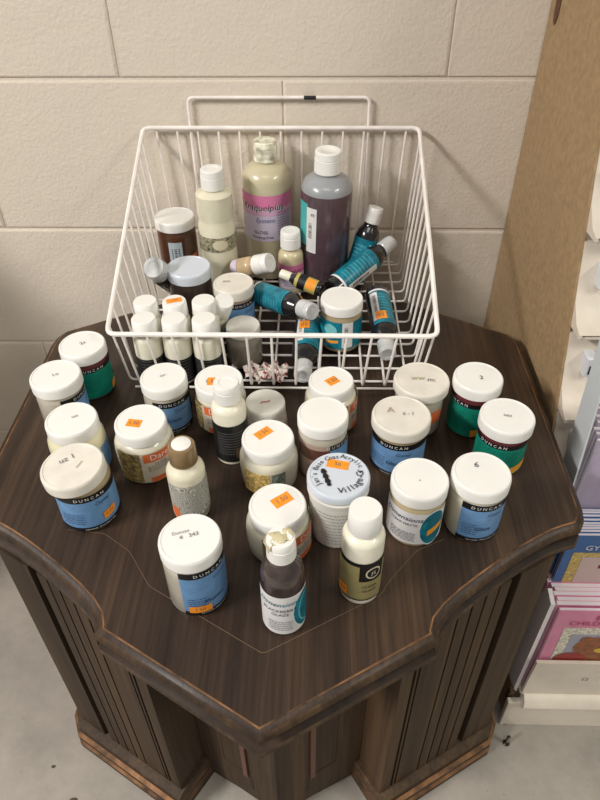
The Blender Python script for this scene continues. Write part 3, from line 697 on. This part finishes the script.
def boxp(name, x0_, x1_, y0_, y1_, z0_, z1_, m=RW, bev=.001, parent=rk):
    a = L_((x0_, y0_, z0_)); b = L_((x1_, y1_, z1_)); mb = MB(); mb.box(a[0], b[0], a[1], b[1], a[2], b[2], m, bev); return mb.build(name, parent)
boxp('base_panel', .304, XR, -.478, -.470, .0, .066)
plateYZ('front_channel', [(-.470, .052), (-.474, .056), (-.483, .062), (-.487, .070), (-.484, .080), (-.476, .086), (-.468, .086), (-.468, .055)], .321, XR, RW)
plateYZ('front_lip', [(-.4700, .084), (-.4745, .084), (-.4780, .172), (-.4735, .172)], .318, XR, RW)
boxp('tier_shelf', .317, XR, -.472, -.36, .080, .086)
plateYZ('side_flange', [(-.466, .075), (-.468, .286), (-.450, .290), (-.405, .17), (-.405, .075)], .3105, .3155, mat('lilac_grey_plastic', (236, 228, 230), .5))
plateYZ('slot_trim', [(-.466, .050), (-.470, .080), (-.462, .080), (-.460, .050)], .306, .312, mat('brown_hardboard_edge', (92, 68, 46), .7))
boxp('back_panel', .3135, XR, -.012, -.006, 0, 1.2)
# number on the lip
mb = MB(); vs, fs = glyphs('12'); mb.add([(L_((.386+x*.010, 0, 0))[0], L_((0, -.4772, 0))[1]-.0009, .133+y*.009) for x, y, z in vs], fs, BLACK); o = mb.build('number_mark', rk, weld=False)
# tiers 2,3 hold booklets; higher pockets are empty and stand out beyond the hardboard edge
for i, (yf_, zt) in enumerate([(-.436, .225), (-.398, .325)]):
    plateYZ('front_lip', [(yf_, zt-.05), (yf_-.004, zt-.05), (yf_-.004, zt), (yf_, zt)], .318, XR, RW)
    boxp('tier_shelf', .317, XR, yf_, yf_+.10, zt-.052, zt-.047)
def pocket(zt):
    y0_ = ed(zt)
    pl = [(y0_+.04, zt+.004), (y0_-.002, zt+.002), (y0_-.006, zt-.012), (y0_-.010, zt-.030), (y0_-.020, zt-.056), (y0_-.038, zt-.072), (y0_-.052, zt-.076), (y0_-.052, zt-.080), (y0_+.01, zt-.084)]
    plateYZ('pocket_cheek', pl, .3135, .3168, RW)
    sk = [(y, z) for y, z in pl[1:7]]; sk += [(y+.004, z+.001) for y, z in reversed(sk)]
    plateYZ('pocket_front', sk, .3168, XR, RW)
    boxp('pocket_floor', .3168, XR, y0_-.050, y0_+.04, zt-.083, zt-.079)
    boxp('price_clip', .330, .342, y0_-.024, y0_-.006, zt-.040, zt-.014, mat('pale_clip', (206, 208, 214), .3), .002)
    boxp('price_clip_slot', .334, .338, y0_-.0245, y0_-.020, zt-.035, zt-.024, BLACK, 0)
for zt in (.450, .537, .627, .720, .812): pocket(zt)
plateYZ('upright_strip', [(-.412, .36), (-.384, .62), (-.352, .62), (-.374, .36)], .3185, .3205, mat('bluish_plastic', (198, 204, 208), .45))

def cover_items(kind):
    return kind
def booklet(label, x0_, w, y0_, z0_, h, th, rgb, lean, kind, group):
    e = empty('booklet', (x0_, y0_, z0_), (lean, 0, 0)); tag(e, label, 'booklet', group)
    mb = MB(); cm_ = mat('cover_%d_%d_%d' % rgb, rgb, .4, var=.04)
    mb.box(0, w, 0, .0004, 0, h, cm_); mb.box(0, w, th-.0004, th, 0, h, cm_); mb.build('cover', e)
    mb = MB(); mb.box(.0004, w-.0008, .0004, th-.0004, .0005, h-.0004, mat('page_edges', (228, 218, 224), .7)); mb.build('pages', e)
    if kind:
        mb = MB(); Y = -.0002
        def rc(xa, xb, za, zb_, m, dy=0): mb.box(xa, xb, Y-.0002-dy, Y-dy, za, zb_, m)
        def tx(s, x, z, size, m, dy=.0004):
            vs, fs = glyphs(s); mb.add([(x+a*size, Y-dy-.0003, z+b*size) for a, b, c in vs], fs, m)
        def blob(x, z, rx, rz_, m, dy): 
            mb.add([(x+rx*math.cos(t*.3927), Y-dy-.0003, z+rz_*math.sin(t*.3927)) for t in range(16)], [tuple(range(16))], m)
        if kind == 'pink':
            rd = mat('crimson_ink', (176, 44, 92), .5); cb = mat('cream_border_print', (206, 200, 186), .5, var=.22, vscale=260)
            tx('BEARS', .062, h-.014, .013, rd); tx('CHILDREN S', .050, h-.026, .012, rd)
            rc(.014, .110, .0, h-.036, cb); rc(.026, .110, 0, h-.050, mat('grey_lilac_print', (160, 160, 178), .5), .0003)
            br = mat('bear_brown_print', (140, 84, 52), .5, var=.15, vscale=150)
            blob(.064, h-.078, .030, .024, br, .0006); blob(.046, h-.062, .008, .008, br, .0007); blob(.083, h-.060, .008, .008, br, .0007); blob(.036, h-.106, .02, .016, mat('red_print', (150, 52, 48), .5), .0008)
            blob(.072, h-.084, .012, .006, mat('yellow_print', (214, 178, 62), .5), .0009); blob(.060, h-.110, .03, .018, br, .0007)
        elif kind == 'blue':
            tx('SUN', .046, h-.009, .011, WTXT); tx('GYPSY', .038, h-.021, .012, WTXT)
            rc(.010, .110, 0, h-.030, mat('gold_border_print', (196, 170, 100), .5, var=.2, vscale=240)); rc(.022, .110, 0, h-.038, mat('pale_rose_print', (206, 184, 180), .5), .0003)
            rc(.044, .060, h-.058, h-.052, mat('wine_print', (112, 34, 58), .5), .0006)
        else:
            pk = mat('rose_print', (206, 142, 162), .5); blob(.026, .060, .012, .011, pk, .0003); blob(.040, .058, .018, .012, mat('cream_print', (214, 206, 178), .5), .0005)
            blob(.046, .086, .008, .010, mat('leaf_green_print', (120, 134, 82), .5), .0004); blob(.036, .034, .020, .010, mat('dark_floral_print', (96, 84, 74), .5, var=.5, vscale=300), .0006); blob(.038, .073, .012, .004, mat('brick_print', (140, 76, 72), .5), .0006)
        mb.build('cover_art', e, weld=False)
    return e
random.seed(21)
def stack(n_, x0_, y0_, z0_, h, rgb, kind, gname, front_label, rest_label, step=.0062, lean=R(0), rise=.0):
    booklet(front_label, x0_, .11, y0_, z0_, h, .004, rgb, lean, kind, None)
    for i in range(1, n_):
        booklet(rest_label, x0_-.002+random.uniform(0, .006)-.0004*i, .11, y0_+i*step, z0_+rise*i, h+random.uniform(-.002, .002), step-.0002, rgb, lean, None, gname)
stack(10, .322, -.4705, .087, .191, (218, 138, 170), 'pink', 'pink booklets behind the front one', 'pink booklet with a brown bear picture at the front of the lowest tier', 'pink booklet packed behind the bear booklet in the lowest tier')
stack(9, .323, -.4325, .178, .186, (58, 104, 166), 'blue', 'blue booklets behind the front one', 'blue booklet with white lettering and a gold border, front of the second tier', 'blue booklet packed behind the gold-bordered one in the second tier', step=.0042)
stack(7, .334, -.3930, .279, .190, (178, 166, 188), 'lilac', 'lilac booklets behind the front one', 'lilac booklet with a pink flower picture, front of the third tier', 'lilac booklet packed behind the flower booklet in the third tier', step=.0050, rise=.004)

# unseen matching rack, added left of the table to cast the lower wall shadow
lr = empty('display_rack', (-.76, -.2, 0)); tag(lr, 'unseen tan-sided sloping rack added left of the table to shade the wall', 'rack')
def plateL(name, poly, xa, xb, m):
    mb = MB(); mb.loft([[(xa+.76, y+.2, z) for y, z in poly], [(xb+.76, y+.2, z) for y, z in poly]], m, caps=True); return mb.build(name, lr)
plateL('side_panel', [(-.004, 0), (-.004, .98), (-.20, .84), (-.285, .79), (-.37, .735), (-.43, .60), (-.48, 0)], -.755, -.750, TAN)
plateL('side_panel', [(-.004, 0), (-.004, .98), (-.20, .84), (-.285, .79), (-.37, .735), (-.43, .60), (-.48, 0)], -1.25, -1.245, TAN)
plateL('sloping_front', [(-.02, .96), (-.20, .83), (-.285, .78), (-.365, .725), (-.425, .60), (-.475, 0), (-.465, 0), (-.415, .60), (-.355, .72), (-.275, .77), (-.20, .82), (-.02, .95)], -1.245, -.755, RW)

# ------------------------------------------------------------------ small things on the floor
mb = MB(); SCM = mat('dark_steel', (70, 62, 56), .35, metal=.8)
mb.lathe([(0, 0), (.0045, .0), (.0046, .001), (.002, .003), (.0016, .004), (.0016, .019), (.0004, .024), (0, .0245)], SCM, 14)
for k in range(12):
    z = .006+k*.0012; mb.lathe([(.0016, z), (.0024, z+.0004), (.0016, z+.0008)], SCM, 12)
o = mb.build('screw'); o.location = (.3085, -.503, .0005); tag(o, 'small dark screw standing on its head on the floor beside the plinth', 'screw')
for (x, y, s, rgb, lb) in [(-.262, -.585, .0035, (90, 66, 48), 'brown wood crumb on the floor by the left plinth'), (-.246, -.595, .0028, (216, 208, 196), 'pale chip on the floor by the left plinth'), (-.300, -.545, .002, (70, 60, 52), 'tiny dark speck on the floor left of the plinth')]:
    mb = MB(); mb.lathe([(0, 0), (s, .0004), (s*.8, s*.6), (0, s*.8)], mat('crumb_%d' % rgb[0], rgb, .7, var=.2), 7, smooth=False); o = mb.build('crumb'); o.location = (x, y, 0); o.scale = (1.5, 1, 1); tag(o, lb, 'debris')

# ------------------------------------------------------------------ light
def area(name, loc, target, sx, sy, power, rgb):
    l = bpy.data.lights.new(name, 'AREA'); l.shape = 'RECTANGLE'; l.size = sx; l.size_y = sy; l.energy = power; l.color = rgb
    o = bpy.data.objects.new(name, l); col.objects.link(o); o.location = loc
    d = Vector(target)-Vector(loc); o.rotation_euler = d.to_track_quat('-Z', 'Y').to_euler(); return o
area('ceiling_light', (-2.4, -1.8, 2.5), (-2.4, -1.8, 0), .35, 1.2, 172, (1, .955, .90))
area('ceiling_light', (2.2, -1.7, 2.5), (2.2, -1.7, 0), .35, 1.2, 50, (.98, .97, .84))
area('ceiling_light', (0, -1.6, 2.6), (0, -1.6, 0), 1.4, .5, 13, (1, .95, .87))
w = bpy.data.worlds.new('room_light'); scene.world = w; w.use_nodes = True
bg = w.node_tree.nodes['Background']; bg.inputs['Color'].default_value = (1, .96, .91, 1); bg.inputs['Strength'].default_value = .24

# ------------------------------------------------------------------ camera
th, ro, ya, fpx = 0.7183570788728839, -0.01023127033151367, -0.029500024128241504, 671.4115821334264
F = Vector((math.sin(ya)*math.cos(th), math.cos(ya)*math.cos(th), -math.sin(th)))
Rt = Vector((math.cos(ya), -math.sin(ya), 0)); U = Rt.cross(F)
Rt, U = Rt*math.cos(ro)+U*math.sin(ro), -Rt*math.sin(ro)+U*math.cos(ro)
cam = bpy.data.cameras.new('camera'); co = bpy.data.objects.new('camera', cam); col.objects.link(co)
M = Matrix((Rt, U, -F)).transposed().to_4x4(); M.translation = Vector((CX, CY, CZ)); co.matrix_world = M
cam.sensor_fit = 'VERTICAL'; cam.sensor_height = 24; cam.lens = 24*fpx/800; cam.clip_start = .01
scene.camera = co
vs_ = scene.view_settings; vs_.view_transform = 'Standard'; vs_.look = 'None'; vs_.exposure = 0; vs_.gamma = 1; vs_.use_curve_mapping = False
